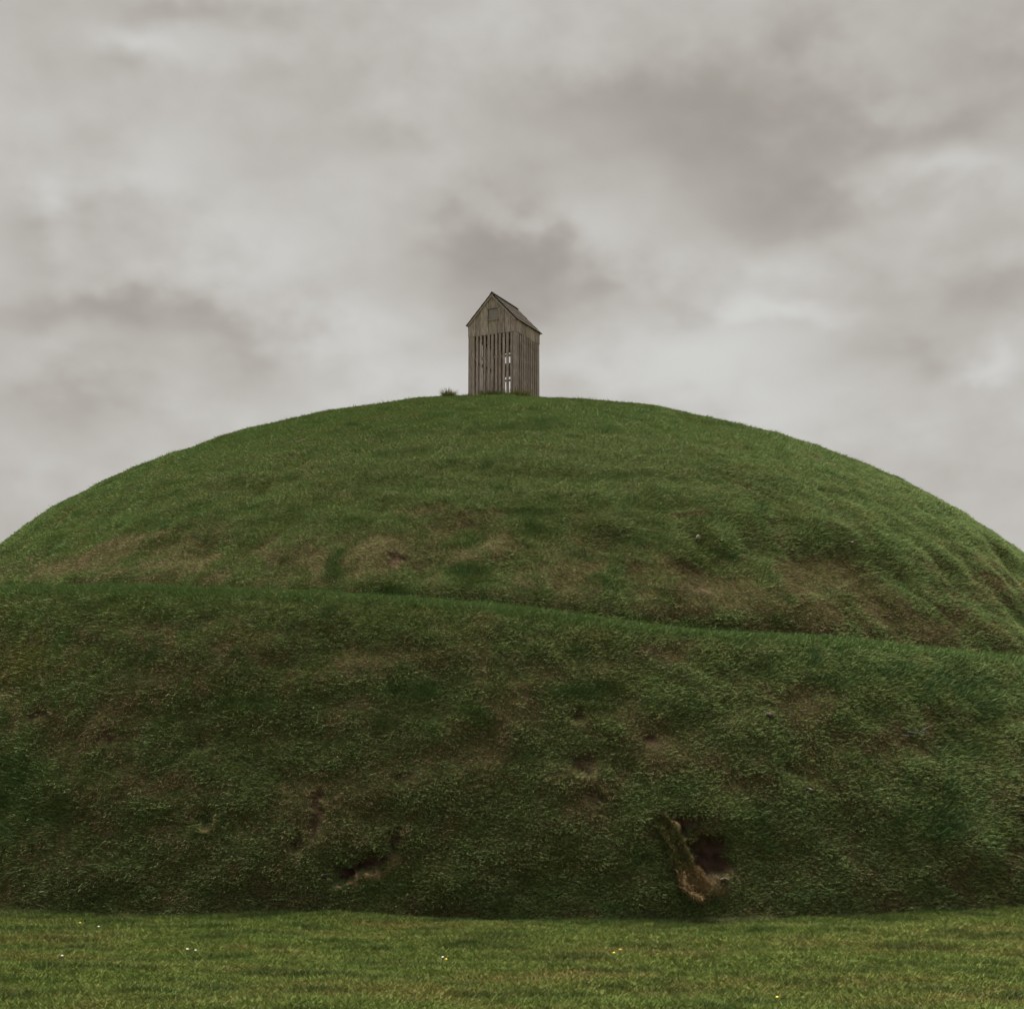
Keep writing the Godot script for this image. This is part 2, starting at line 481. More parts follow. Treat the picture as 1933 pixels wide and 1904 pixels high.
# dryness, yellowness and lushness of the turf at a place on the mound
func turf_at(p: Vector3, az: float, h: float, hl: float) -> Vector3:
	var wx := n_warp.get_noise_3d(p.x * 1.6, p.y * 1.6, p.z * 1.6)
	var wy := n_warp.get_noise_3d(p.x * 1.6 + 50.0, p.y * 1.6, p.z * 1.6)
	var n1 := n_dry.get_noise_3d(p.x * 0.75, p.y * 0.9, p.z * 0.75)
	var n2 := n_dry.get_noise_3d(p.x * 2.6 + 9.0, p.y * 2.6, p.z * 2.6)
	var dry := 0.0
	if h < hl - 0.05:
		dry = 0.3 * clampf((hl - 0.12 - h) / 0.45, 0.0, 1.0)
	elif h < hl + 0.05:
		dry = 0.1
	else:
		dry = 0.36 * clampf((4.9 - h) / 0.7, 0.0, 1.0)
	dry += n1 * 0.42 + n2 * 0.42 + n_fine.get_noise_3d(p.x * 5.0, p.y * 5.0, p.z * 5.0) * 0.16
	var yellow := n_dry.get_noise_3d(p.x * 1.2 + 70.0, p.y * 1.2, p.z * 1.2) * 0.8
	var lush := n_tone.get_noise_3d(p.x * 1.3 + 20.0, p.y * 3.0, p.z * 1.3) * 1.5 - 0.35
	lush = maxf(lush, n_fine.get_noise_3d(p.x * 3.2 + 5.0, p.y * 4.5, p.z * 3.2) * 1.9 - 0.85)
	var r := Vector2(p.x - MX, p.z - MZ).length()
	for q in PATCHES:
		var da: float = az - q[0]
		if absf(da) > 6.0: continue
		var a: float = (deg_to_rad(da) * r + wx * 0.12) / q[2]
		var b: float = ((h - q[1]) * 1.15 + wy * 0.10) / q[3]
		var g := a * a + b * b
		if g > 4.0: continue
		var k := exp(-g * 1.1)
		if q[4] == 1: dry += (0.75 if h > hl else 0.55) * k
		elif q[4] == 2: yellow += 0.9 * k
		else:
			lush += 0.9 * k
			dry -= 0.6 * k
	return Vector3(clampf(dry, 0.0, 1.0), clampf(yellow, 0.0, 1.0), clampf(lush, 0.0, 1.0))

func grow_mound() -> void:
	for j in NC - 1:
		var az := cols[j]
		if absf(az) > 80.0: continue
		var step := cols[j + 1] - az
		var hl := lip_height(az)
		var side := clampf((absf(az) - 55.0) / 25.0, 0.0, 1.0)
		for i in range(6, NR - 1):
			var o := j * NR + i
			var pa := mp[o]
			var eu := mp[o + NR] - pa
			var ev := mp[o + 1] - pa
			var area := eu.cross(ev).length()
			var h := pa.y
			var hole := m_hole[o]
			if hole > 0.85: continue
			var many := 1700.0
			if h > 5.0: many = 1400.0
			many *= lerpf(1.0, 0.6, side)
			var cnt := int(area * many * (1.0 - hole) + rng.randf())
			if cnt == 0: continue
			var t := turf_at(pa, az, h, hl)
			if m_path[o] > 0.55: t = Vector3(1.0, 0.0, 0.0)      # torn straw rim below a hollow
			var n := mn[o]
			var fringe: bool = absf(h - hl) < 0.075 and Vector2(pa.x - MX, pa.z - MZ).length() > 11.95      # lush overhang along the path
			for k in cnt:
				var p := pa + eu * rng.randf() + ev * rng.randf()
				var up := (n * 0.6 + Vector3.UP * 0.65 + Vector3(rng.randf_range(-1, 1), rng.randf_range(-1, 1), rng.randf_range(-1, 1)) * 0.17).normalized()
				if rng.randf() < smoothstep(0.12, 0.85, t.x) * 0.95:
					# dry turf: flattened straw and moss
					var br := rng.randf()
					var c := Color(0.225, 0.17, 0.1).lerp(Color(0.125, 0.095, 0.055), br)
					if rng.randf() < 0.25: c = Color(0.095, 0.095, 0.04)
					var s := rng.randf_range(0.7, 1.15)
					push("straw", p, (up + n * 0.3).normalized(), s, s * rng.randf_range(0.5, 1.0), c)
				else:
					var c := Color(0.142, 0.205, 0.08).lerp(Color(0.15, 0.158, 0.074), clampf(t.x * 1.2 + rng.randf_range(-0.3, 0.3), 0.0, 1.0))
					c = c.lerp(Color(0.062, 0.115, 0.05), t.z * 0.75)
					c = c.lerp(Color(0.175, 0.17, 0.06), t.y * 0.6)
					if fringe: c = Color(0.14, 0.205, 0.078).lerp(Color(0.1, 0.155, 0.062), rng.randf())
					var v := rng.randf_range(0.87, 1.13)
					c = Color(c.r * v * rng.randf_range(0.93, 1.08), c.g * v, c.b * v)
					var s := rng.randf_range(0.8, 1.2)
					var tall := s * lerpf(0.72, 1.8, t.z) * lerpf(1.0, 0.7, t.x)
					if h > 5.0: tall *= 0.9
					if fringe: tall = s * rng.randf_range(0.9, 1.5)
					if h < 0.16: tall *= rng.randf_range(1.0, 2.0)
					if rng.randf() < (0.22 if h > 6.3 or fringe else 0.05):     # long stray blades
						tall *= rng.randf_range(1.5, 2.4)
						s *= 1.4
					push("green", p, up, s, tall, c)

func grow_lawn() -> void:
	var z := -8.2
	while z > -16.2:
		var half := 7.2
		var dens := 2500.0
		var cell := 0.1
		var x := -half
		while x < half:
			var rr := Vector2(x - MX, z - MZ).length()
			if rr > 13.62:
				var foot := clampf(1.0 - (rr - 13.7) / 0.7, 0.0, 1.0)
				var n1 := n_dry.get_noise_2d(x * 0.45 + 5.0, z * 1.1)
				var n2 := n_dry.get_noise_2d(x * 1.7 + 5.0, z * 3.4)
				var lush := clampf(n_tone.get_noise_2d(x * 0.9 + 31.0, z * 2.6) * 1.6 - 0.15 + foot * 0.35, 0.0, 1.0)
				var dry := clampf(0.08 + n1 * 0.75 + n2 * 0.4 - foot * 0.5, 0.0, 1.0)
				for q in [[4.4, -13.4, 1.3, 0.55], [4.8, -12.2, 1.2, 0.5], [-4.4, -13.4, 0.9, 0.35], [0.1, -10.9, 0.9, 0.5], [-1.4, -10.4, 0.9, 0.35], [3.2, -10.5, 1.2, 0.5], [1.0, -12.6, 1.2, 0.5]]:
					var g := pow((x - q[0]) / q[2], 2.0) + pow((z - q[1]) / q[3], 2.0)
					if g < 4.0: dry = clampf(dry + 0.35 * exp(-g), 0.0, 1.0)
				var cnt := int(dens * cell * cell * (1.0 if absf(x) < 6.2 else 0.6) + rng.randf())
				for k in cnt:
					var px := x + rng.randf() * cell
					var pz := z - rng.randf() * cell
					var p := Vector3(px, lawn_height(px, pz), pz)
					var up := (Vector3.UP + Vector3(rng.randf_range(-1, 1), 0, rng.randf_range(-1, 1)) * 0.3).normalized()
					if rng.randf() < dry * 0.4:
						var c := Color(0.2, 0.155, 0.075).lerp(Color(0.14, 0.105, 0.05), rng.randf())
						if rng.randf() < 0.02: c = Color(0.3, 0.25, 0.14)
						var s := rng.randf_range(0.7, 1.1)
						push("lawn_straw", p, up, s, s * rng.randf_range(0.7, 1.2), c)
					else:
						var c := Color(0.124, 0.17, 0.044).lerp(Color(0.168, 0.172, 0.052), clampf(dry * 1.3 + rng.randf_range(-0.3, 0.3), 0.0, 1.0))
						c = c.lerp(Color(0.06, 0.092, 0.034), clampf(lush + foot * 0.35, 0.0, 1.0) * 0.85)
						var v := rng.randf_range(0.78, 1.22)
						c = Color(c.r * v * rng.randf_range(0.9, 1.12), c.g * v, c.b * v)
						var s := rng.randf_range(0.75, 1.2)
						if rng.randf() < 0.04: c = c.lerp(Color(0.2, 0.2, 0.08), 0.5)
						push("lawn", p, up, s, s * lerpf(0.8, 1.35, lush) * lerpf(1.0, 1.35, foot), c)
			x += cell
		z -= 0.1

func plant_grass() -> void:
	var m := StandardMaterial3D.new()
	m.vertex_color_use_as_albedo = true
	m.roughness = 0.85
	m.metallic_specular = 0.12
	m.backlight = Color(0.8, 0.8, 0.8)
	var s := StandardMaterial3D.new()
	s.vertex_color_use_as_albedo = true
	s.roughness = 0.9
	s.metallic_specular = 0.15
	var kinds := {
		"green": ["mound_grass", clump(15, 0.045, 0.056, 0.0032, 1.3, 0.9), m, "uneven green grass growing over the whole mound"],
		"straw": ["dry_mound_grass", clump(15, 0.045, 0.046, 0.003, 2.2, 0.9), s, "brown withered grass and moss on the steep banks of the mound"],
		"lawn": ["lawn_grass", clump(9, 0.025, 0.064, 0.0042, 1.1, 0.8), m, "short mown green grass of the lawn"],
		"lawn_straw": ["dry_lawn_grass", clump(7, 0.022, 0.06, 0.0042, 1.3, 0.8), s, "dry yellow blades scattered through the mown lawn"]}
	for k in kinds:
		var d: Array = kinds[k]
		var b: PackedFloat32Array = buf[k]
		var mm := MultiMesh.new()
		mm.transform_format = MultiMesh.TRANSFORM_3D
		mm.use_colors = true
		mm.mesh = d[1]
		mm.instance_count = b.size() / 16
		mm.buffer = b
		print(k, " ", mm.instance_count)
		var o := MultiMeshInstance3D.new()
		o.name = d[0]
		o.multimesh = mm
		o.material_override = d[2]
		add_child(o)
		tag(o, d[3], "grass", "", "stuff")

# ------------------------------------------------------------------ a slab of turf peeled off beside the right hollow
func surface_point(az: float, h: float, out := 0.0) -> Vector3:
	# the mound's surface at this azimuth and height
	var j := 0
	while j < NC - 2 and cols[j + 1] < az: j += 1
	for i in range(8, NR - 1):
		if mp[j * NR + i].y >= h:
			return mp[j * NR + i] + mn[j * NR + i] * out
	return mp[j * NR + NR - 1]

func make_turf_flap() -> void:
	# centre line from the upper left to the lower right, with its own thickness
	var line := [[6.74, 0.97, -0.03, 0.24], [7.2, 0.89, 0.0, 0.22], [7.5, 0.74, 0.03, 0.17], [7.68, 0.58, 0.05, 0.16], [7.86, 0.44, 0.07, 0.2], [8.2, 0.31, 0.10, 0.27], [8.42, 0.23, 0.11, 0.24]]
	var st := SurfaceTool.new()
	st.begin(Mesh.PRIMITIVE_TRIANGLES)
	st.set_smooth_group(0)
	var centre := []
	for q in line:
		# a bank without its hollow: cone through the foot and the lip
		var r: float = 13.76 - (q[1] - 0.12) * 0.3
		var ar := deg_to_rad(q[0])
		centre.append(Vector3(MX + sin(ar) * (r + q[2]), q[1], MZ + cos(ar) * (r + q[2])))
	var rows := []
	var nl := 24
	for i in nl + 1:
		var t := float(i) / nl * (line.size() - 1)
		var a := mini(int(t), line.size() - 2)
		var f := t - a
		var c: Vector3 = centre[a].lerp(centre[a + 1], f)
		var along: Vector3 = (centre[a + 1] - centre[a]).normalized()
		var half: float = lerpf(line[a][3], line[a + 1][3], f) * 0.5
		var across := along.cross(Vector3(0.1, 0.5, 0.85)).normalized()
		var nrm := across.cross(along).normalized()
		if nrm.z < 0.0: nrm = -nrm
		var row := []
		for k in 13:   # closed section: curled slab
			var an := TAU * k / 12.0
			var w := n_fine.get_noise_3d(c.x * 7.0 + cos(an) * 2.0, c.y * 7.0, sin(an) * 2.0)
			var taper := 1.0 - 0.5 * pow(absf(float(i) / nl - 0.5) * 2.0, 6.0)
			row.append(c + across * cos(an) * half * (1.0 + 0.6 * w) * taper + nrm * (sin(an) * 0.02 * (1.0 + 0.4 * w) * taper + cos(an) * cos(an) * 0.025 + w * 0.012))
		rows.append([row, across, nrm, half])
	for i in nl:
		for k in 12:
			var p: Array = rows[i][0]
			var q: Array = rows[i + 1][0]
			for v in [p[k], q[k], p[k + 1], p[k + 1], q[k], q[k + 1]]:
				var tt := n_fine.get_noise_3d(v.x * 20.0, v.y * 20.0, v.z * 20.0) * 0.5 + 0.5
				st.set_color(Color(0.05, 0.035, 0.02).lerp(Color(0.09, 0.065, 0.035), tt))
				st.add_vertex(v)
	for e in [0, nl]:
		var ring: Array = rows[e][0]
		var mid := Vector3.ZERO
		for k in 12: mid += ring[k] / 12.0
		for k in 12:
			for v in ([ring[k], ring[k + 1], mid] if e == 0 else [ring[k + 1], ring[k], mid]):
				st.set_color(Color(0.06, 0.042, 0.025))
				st.add_vertex(v)
	st.index()
	st.generate_normals()
	var m := StandardMaterial3D.new()
	m.vertex_color_use_as_albedo = true
	m.roughness = 1.0
	m.metallic_specular = 0.1
	var o := mesh_node("turf_flap", st.commit(), m, get_node("mound"))
	tag(o, "slab of turf peeled away beside the hollow with straw coloured end")
	# its own grass
	for i in range(0, nl):
		var t := float(i) / nl
		for k in 75:
			var an := rng.randf_range(0.05, PI - 0.05)
			var row: Array = rows[i]
			var f := an / TAU * 12.0
			var a := int(f)
			var p: Vector3 = row[0][a].lerp(row[0][a + 1], f - a)
			p = p.lerp(rows[i + 1][0][a], rng.randf())
			var up: Vector3 = (row[2] * sin(an) + row[1] * cos(an) * 0.8 + Vector3(rng.randf_range(-1, 1), rng.randf_range(-1.2, 0.6), rng.randf_range(-1, 1)) * 0.4).normalized()
			if t > 0.62 or rng.randf() < 0.2:
				push("straw", p, up, 0.7, rng.randf_range(0.3, 0.7 + 0.5 * t), Color(0.21, 0.15, 0.075).lerp(Color(0.10, 0.07, 0.038), rng.randf() * 1.2 * (1.4 - t)))
			else:
				push("green", p, up, 0.7, rng.randf_range(0.3, 0.65), Color(0.08, 0.085, 0.03).lerp(Color(0.05, 0.07, 0.026), rng.randf()))

# ------------------------------------------------------------------ shed
var wood := []

func make_wood() -> void:
	var tones := [Color(0.53, 0.445, 0.465), Color(0.455, 0.375, 0.405), Color(0.565, 0.475, 0.5), Color(0.48, 0.405, 0.42), Color(0.41, 0.34, 0.365)]
	var g := Gradient.new()
	g.set_color(0, Color(0.62, 0.6, 0.58))
	g.set_color(1, Color(1, 1, 1))
	var grain := noise_texture(5, 0.012, false, g, 5)
	var bump := noise_texture(8, 0.02, true)
	for i in tones.size():
		var m := StandardMaterial3D.new()
		m.albedo_color = (tones[i] as Color).linear_to_srgb()
		m.albedo_texture = grain
		m.normal_enabled = true
		m.normal_texture = bump
		m.normal_scale = 0.5
		m.roughness = 0.9
		m.metallic_specular = 0.2
		m.uv1_triplanar = true
		m.uv1_scale = Vector3(9.0, 0.7, 9.0)
		m.uv1_offset = Vector3(0.37 * i, 0.21 * i, 0.53 * i)
		wood.append(m)

func box(size: Vector3) -> ArrayMesh:
	# a board with slightly eased edges
	var e := minf(0.0025, minf(size.x, minf(size.y, size.z)) * 0.2)
	var s := size * 0.5
	var st := SurfaceTool.new()
	st.begin(Mesh.PRIMITIVE_TRIANGLES)
	st.set_smooth_group(-1)
	var pts := []
	for x in [-1, 1]:
		for y in [-1, 1]:
			for z in [-1, 1]:
				pts.append(Vector3(x * (s.x - e), y * s.y, z * s.z))
				pts.append(Vector3(x * s.x, y * (s.y - e), z * s.z))
				pts.append(Vector3(x * s.x, y * s.y, z * (s.z - e)))
	return hull(pts)

func hull(pts: Array) -> ArrayMesh:
	var shape := ConvexPolygonShape3D.new()
	var faces := []
	var centre := Vector3.ZERO
	for p in pts: centre += p / float(pts.size())
	# gather coplanar faces by brute force: few points only
	var seen := {}
	var n := pts.size()
	for a in n:
		for b in range(a + 1, n):
			for c in range(b + 1, n):
				var nn: Vector3 = (pts[b] - pts[a]).cross(pts[c] - pts[a])
				if nn.length() < 1e-9: continue
				nn = nn.normalized()
				var d: float = nn.dot(pts[a])
				if nn.dot(centre) > d:
					nn = -nn
					d = -d
				var key := "%d_%d_%d_%d" % [roundi(nn.x * 500), roundi(nn.y * 500), roundi(nn.z * 500), roundi(d * 5000)]
				if seen.has(key): continue
				var ok := true
				var on := []
				for p in pts:
					var q: float = nn.dot(p) - d
					if q > 1e-6:
						ok = false
						break
					if q > -1e-6: on.append(p)
				if not ok: continue
				seen[key] = true
				faces.append([nn, on])
	shape = null
	var st := SurfaceTool.new()
	st.begin(Mesh.PRIMITIVE_TRIANGLES)
	for f in faces:
		var nn: Vector3 = f[0]
		var mid := Vector3.ZERO
		for p in f[1]: mid += p / float(f[1].size())
		var ax: Vector3 = (f[1][0] - mid).normalized()
		var ay := nn.cross(ax)
		var order: Array = f[1].duplicate()
		order.sort_custom(func(u, v): return atan2((u - mid).dot(ay), (u - mid).dot(ax)) < atan2((v - mid).dot(ay), (v - mid).dot(ax)))
		for i in range(1, order.size() - 1):
			for v in [order[0], order[i + 1], order[i]]:
				st.set_normal(nn)
				st.add_vertex(v)
	return st.commit()

var box_cache := {}
var roof_m: StandardMaterial3D

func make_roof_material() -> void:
	# roof boards, darker than the wall timber, matt and brown
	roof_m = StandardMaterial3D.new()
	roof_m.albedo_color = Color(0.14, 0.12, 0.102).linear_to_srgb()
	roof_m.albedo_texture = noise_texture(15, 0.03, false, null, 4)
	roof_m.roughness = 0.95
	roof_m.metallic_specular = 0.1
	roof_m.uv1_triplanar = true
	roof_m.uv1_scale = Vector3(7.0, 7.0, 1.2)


func plank(called: String, parent: Node, size: Vector3, at: Vector3, mat: int, turn := Vector3.ZERO) -> MeshInstance3D:
	var key := "%.3f_%.3f_%.3f" % [size.x, size.y, size.z]
	if not box_cache.has(key):
		box_cache[key] = box(size)
	var o := mesh_node(called, box_cache[key], wood[mat % wood.size()], parent)
	o.position = at
	o.rotation_degrees = turn
	return o

func make_shed() -> void:
	make_wood()
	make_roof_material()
	var r2 := RandomNumberGenerator.new()
	r2.seed = 12
	var shed := Node3D.new()
	shed.name = "drying_shed"
	add_child(shed)
	shed.position = Vector3(-0.158, 8.28, -28.688)
	shed.rotation_degrees.y = -25.5
	tag(shed, "small weathered wooden shed with slatted walls and steep gable roof on the mound", "shed")
	var top := 1.608               # where the slats end and the boarding starts
	var hx := 0.54                 # half width of the gable front
	var hz := 0.56                 # half depth
	var inset := 0.009
	# corner posts
	for sx in [-1, 1]:
		for sz in [-1, 1]:
			plank("corner_post", shed, Vector3(0.075, top + 0.22, 0.075), Vector3(sx * (hx - inset - 0.0375), (top + 0.22) / 2.0 - 0.1, sz * (hz - inset - 0.0375)), r2.randi() % 5)
	# slats: front and the two long sides; the far wall is planked with an opening
	var sl := 0.046
	for side in ["front", "right", "left"]:
		var run := (hx if side == "front" else hz) - inset - 0.075
		for i in 11:
			var c := -run + 0.012 + sl * 0.5 + i * (2.0 * run - 0.024 - sl) / 10.0
			c += r2.randf_range(-0.003, 0.003)
			var th := 0.022
			var wd: float = (sl if side != "right" else 0.040) + (0.004 if r2.randf() < 0.3 else 0.0)
			if side == "right": th = 0.010
			if side == "front" and i >= 1 and i <= 3: wd = 0.041
			if side == "left" and i >= 4 and i <= 7:
				th = 0.012
				wd = 0.038
			var hgt := top + 0.10 + 0.12
			var tilt := r2.randf_range(-0.25, 0.25)
			var y := hgt / 2.0 - 0.12
			if side == "front":
				plank("slat", shed, Vector3(wd, hgt, th), Vector3(c, y, hz - inset - th * 0.5 - 0.001), r2.randi() % 5, Vector3(0, 0, tilt))
			elif side == "right":
				plank("slat", shed, Vector3(th, hgt, wd), Vector3(hx - inset - th * 0.5 - 0.001, y, c), r2.randi() % 5, Vector3(tilt, 0, 0))
			else:
				plank("slat", shed, Vector3(th, hgt, wd), Vector3(-hx + inset + th * 0.5 + 0.001, y, c), r2.randi() % 5, Vector3(tilt, 0, 0))
	# far wall
	var edges := [-0.447, -0.35, -0.255, -0.105, 0.0, 0.115, 0.23, 0.34, 0.447]
	for i in edges.size() - 1:
		if i == 2: continue
		plank("back_plank", shed, Vector3(edges[i + 1] - edges[i] - 0.003, top + 0.2, 0.02), Vector3((edges[i] + edges[i + 1]) / 2.0, (top + 0.2) / 2.0 - 0.1, -hz + inset + 0.011), i % 5)
	for b in [[1.508, 1.70], [1.0, 1.29], [0.905, 0.945], [0.59, 0.655], [-0.1, 0.42]]:
		plank("cross_board", shed, Vector3(0.30, b[1] - b[0], 0.02), Vector3(-0.18, (b[0] + b[1]) / 2.0, -hz + inset + 0.033), 1)
	# inner rails that carry the slats, and drying poles
	for y in [0.12, 1.14, 1.62]:
		plank("rail", shed, Vector3(2.0 * (hx - inset - 0.077), 0.045, 0.028), Vector3(0, y, hz - inset - 0.04), 1)
		plank("rail", shed, Vector3(0.028, 0.045, 2.0 * (hz - inset - 0.077)), Vector3(hx - inset - 0.04, y, 0), 2)
		plank("rail", shed, Vector3(0.028, 0.045, 2.0 * (hz - inset - 0.077)), Vector3(-hx + inset + 0.04, y, 0), 4)
	for k in 3:
		plank("drying_pole", shed, Vector3(0.03, 0.03, 2.0 * (hz - inset - 0.08)), Vector3(-0.3 + 0.3 * k, 1.56, 0), k)
	# roof geometry
	var eave_x := hx + 0.026
	var ridge_y := top + 0.862      # upper face of the boards at the ridge
	var eave_y := top + 0.252
	var slope := (ridge_y - eave_y) / eave_x
	var ang := rad_to_deg(atan(slope))
	# gable boards, cut to the slope: underside of the roof is 3 cm lower
	var under := ridge_y - 0.052
	var gx := [-0.54, -0.366, -0.263, -0.0845, 0.1165, 0.281, 0.399, 0.54]
	for zs in [1, -1]:
		for i in gx.size() - 1:
			var x0: float = gx[i] + 0.0035
			var x1: float = gx[i + 1] - 0.0035
			var z1: float = hz - (0.0 if i % 2 == 0 else 0.007)
			var z0: float = z1 - 0.016
			if zs == 1 and i == 3:
				gable_board(shed, x0, x1, top, top + 0.292, top + 0.292, top + 0.292, z0, z1, zs, i)
				gable_board(shed, x0, x1, top + 0.528, under - absf(x0) * slope, under - absf(x1) * slope, under, z0, z1, zs, i)
			else:
				gable_board(shed, x0, x1, top, under - absf(x0) * slope, under - absf(x1) * slope, under if x0 * x1 < 0.0 else -1.0, z0, z1, zs, i + (2 if zs < 0 else 0))
	# side boarding
	for sx in [-1, 1]:
		var n := 5
		for i in n:
			var w := (2.0 * hz - 0.034) / n
			var hgt := under - (hx - 0.02) * slope - top
			var t := 0.016 if i % 2 == 0 else 0.0135
			plank("side_board", shed, Vector3(t, hgt, w - 0.007), Vector3(sx * (hx - t * 0.5 - (0.0005 if i % 2 == 0 else 0.007)), top + hgt / 2.0, -hz + 0.017 + w * (i + 0.5)), (i + (1 if sx > 0 else 3)) % 5)
	# hatch in the gable
	var hatch_m := StandardMaterial3D.new()
	hatch_m.albedo_color = Color(0.24, 0.21, 0.23).linear_to_srgb()
	hatch_m.roughness = 0.8
	hatch_m.metallic_specular = 0.3
	var hm := mesh_node("hatch", box(Vector3(0.194, 0.228, 0.014)), hatch_m, shed)
	hm.position = Vector3(0.016, top + 0.41, hz - 0.017)
	tag(hm, "small square grey hatch in the gable")
	plank("hatch_lintel", shed, Vector3(0.265, 0.018, 0.022), Vector3(0.012, top + 0.535, hz + 0.0115), 4)
	plank("hatch_sill", shed, Vector3(0.265, 0.018, 0.024), Vector3(0.012, top + 0.287, hz + 0.0125), 4)
	plank("hatch_stile", shed, Vector3(0.016, 0.226, 0.016), Vector3(-0.094, top + 0.411, hz + 0.0085), 4)
	# roof boards: five lapped boards a side, parallel to the ridge
	var len_s := sqrt(eave_x * eave_x + (ridge_y - eave_y) * (ridge_y - eave_y))
	var zf := hz + 0.03
	var zb := -hz - 0.05
	for sx in [-1, 1]:
		for i in 5:
			var w := len_s / 5.0
			var mid := (i + 0.5) / 5.0
			var px: float = sx * eave_x * mid
			var py := lerpf(ridge_y, eave_y, mid) - 0.018
			var lift := 0.002 * (i % 2)
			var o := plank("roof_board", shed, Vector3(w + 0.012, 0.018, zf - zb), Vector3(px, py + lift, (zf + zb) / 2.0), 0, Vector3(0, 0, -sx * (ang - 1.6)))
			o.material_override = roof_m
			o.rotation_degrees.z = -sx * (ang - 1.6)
		# rafters' end boards
		for zz in [zf - 0.008, zb + 0.008]:
			var bl := len_s - 0.01
			var nx: float = sx * sin(deg_to_rad(ang))
			plank("barge_board", shed, Vector3(bl, 0.03, 0.016), Vector3(sx * eave_x * 0.5 - nx * 0.044, (ridge_y + eave_y) / 2.0 - cos(deg_to_rad(ang)) * 0.044, zz), 4, Vector3(0, 0, -sx * ang))
	for sx in [-1, 1]:
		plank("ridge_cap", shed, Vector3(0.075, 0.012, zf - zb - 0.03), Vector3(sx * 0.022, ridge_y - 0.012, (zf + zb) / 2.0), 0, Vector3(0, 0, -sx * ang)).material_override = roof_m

func gable_board(shed: Node, x0: float, x1: float, y0: float, ya: float, yb: float, ymid: float, z0: float, z1: float, zs: int, mat: int) -> void:
	var pts := []
	for z in [z0 * zs, z1 * zs]:
		pts.append(Vector3(x0, y0, z))
		pts.append(Vector3(x1, y0, z))
		pts.append(Vector3(x0, ya, z))
		pts.append(Vector3(x1, yb, z))
		if ymid > ya + 0.001 and ymid > yb + 0.001:
			pts.append(Vector3(0.0, ymid, z))
	mesh_node("gable_board", hull(pts), wood[mat % 5], shed)

# ------------------------------------------------------------------ tussocks round the shed
func top_at(x: float, z: float) -> float:
	var best := 1e9
	var y := 8.3
	var az := rad_to_deg(atan2(x - MX, z - MZ))
	var j := 0
	while j < NC - 2 and cols[j + 1] < az: j += 1
	var r := Vector2(x - MX, z - MZ).length()
	for i in range(NR / 2, NR):
		var p := mp[j * NR + i]
		var d := absf(Vector2(p.x - MX, p.z - MZ).length() - r)
		if d < best:
			best = d
			y = p.y
	return y

func crest(px: float) -> Vector3:
	# where the outline of the mound stands, seen along the photograph's column px
	var best := Vector3.ZERO
	var most := -1.0
	for k in 120:
		var z := -22.0 - k * 0.05
		var x := (px - 973.5) / 2785.0 * -z * 1.03
		var y := top_at(x, z)
		if (y - EYE) / -z > most:
			most = (y - EYE) / -z
			best = Vector3(x, y, z)
	return best

func tussock(at: Vector3, spread: Vector2, height: float, count: int, tones: Array, label: String) -> void:
	var t := Node3D.new()
	t.name = "grass_tussock"
	add_child(t, true)
	t.position = at
	tag(t, label, "grass tuft", "tufts of long grass round the shed")
	var m := StandardMaterial3D.new()
	m.vertex_color_use_as_albedo = true
	m.roughness = 0.8
	m.metallic_specular = 0.2
	m.backlight = Color(0.3, 0.3, 0.3)
	for part in ["long_blades", "short_blades"]:
		var st := SurfaceTool.new()
		st.begin(Mesh.PRIMITIVE_TRIANGLES)
		var long_part: bool = part == "long_blades"
		for i in (count / 3 if long_part else count):
			var an := rng.randf() * TAU
			var rr := sqrt(rng.randf())
			var o := Vector3(cos(an) * spread.x * rr, 0, sin(an) * spread.y * rr)
			var o2 := Vector3(cos(an), 0, sin(an)) * rr
			var dir := (Vector3.UP + o2 * rng.randf_range(0.1, 0.8) + Vector3(rng.randf_range(-1, 1), 0, rng.randf_range(-1, 1)) * 0.25).normalized()
			var l := height * (rng.randf_range(0.7, 1.15) if long_part else rng.randf_range(0.3, 0.75)) * (1.0 - 0.35 * rr)
			var c: Color = tones[rng.randi() % tones.size()]
			var v := rng.randf_range(0.75, 1.2)
			blade(st, o - Vector3.UP * 0.03, dir, o2 * 0.5 + Vector3.DOWN * 0.15, l, 0.006, Color(c.r * v, c.g * v, c.b * v))
		tag(mesh_node(part, st.commit(), m, t), "", "", "", "stuff")

func make_tussocks() -> void:
	var green := [Color(0.08, 0.115, 0.04), Color(0.11, 0.125, 0.05), Color(0.065, 0.095, 0.035)]
	var olive := [Color(0.15, 0.14, 0.05), Color(0.11, 0.125, 0.05), Color(0.18, 0.145, 0.075)]
	var mixed := [Color(0.11, 0.115, 0.05), Color(0.22, 0.165, 0.09), Color(0.09, 0.11, 0.04), Color(0.17, 0.125, 0.07)]
	tussock(crest(853.0), Vector2(0.085, 0.08), 0.29, 620, mixed, "tall brownish grass tuft standing alone left of the shed")
	tussock(crest(876.0), Vector2(0.20, 0.10), 0.07, 420, mixed, "low brown hump of dry grass between lone tuft and shed")
	tussock(crest(937.0), Vector2(0.22, 0.10), 0.27, 620, green, "dark green grass tuft below the gable front of the shed")
	tussock(crest(988.0), Vector2(0.16, 0.10), 0.30, 520, olive, "olive grass tuft hiding the foot of the shed's near corner")

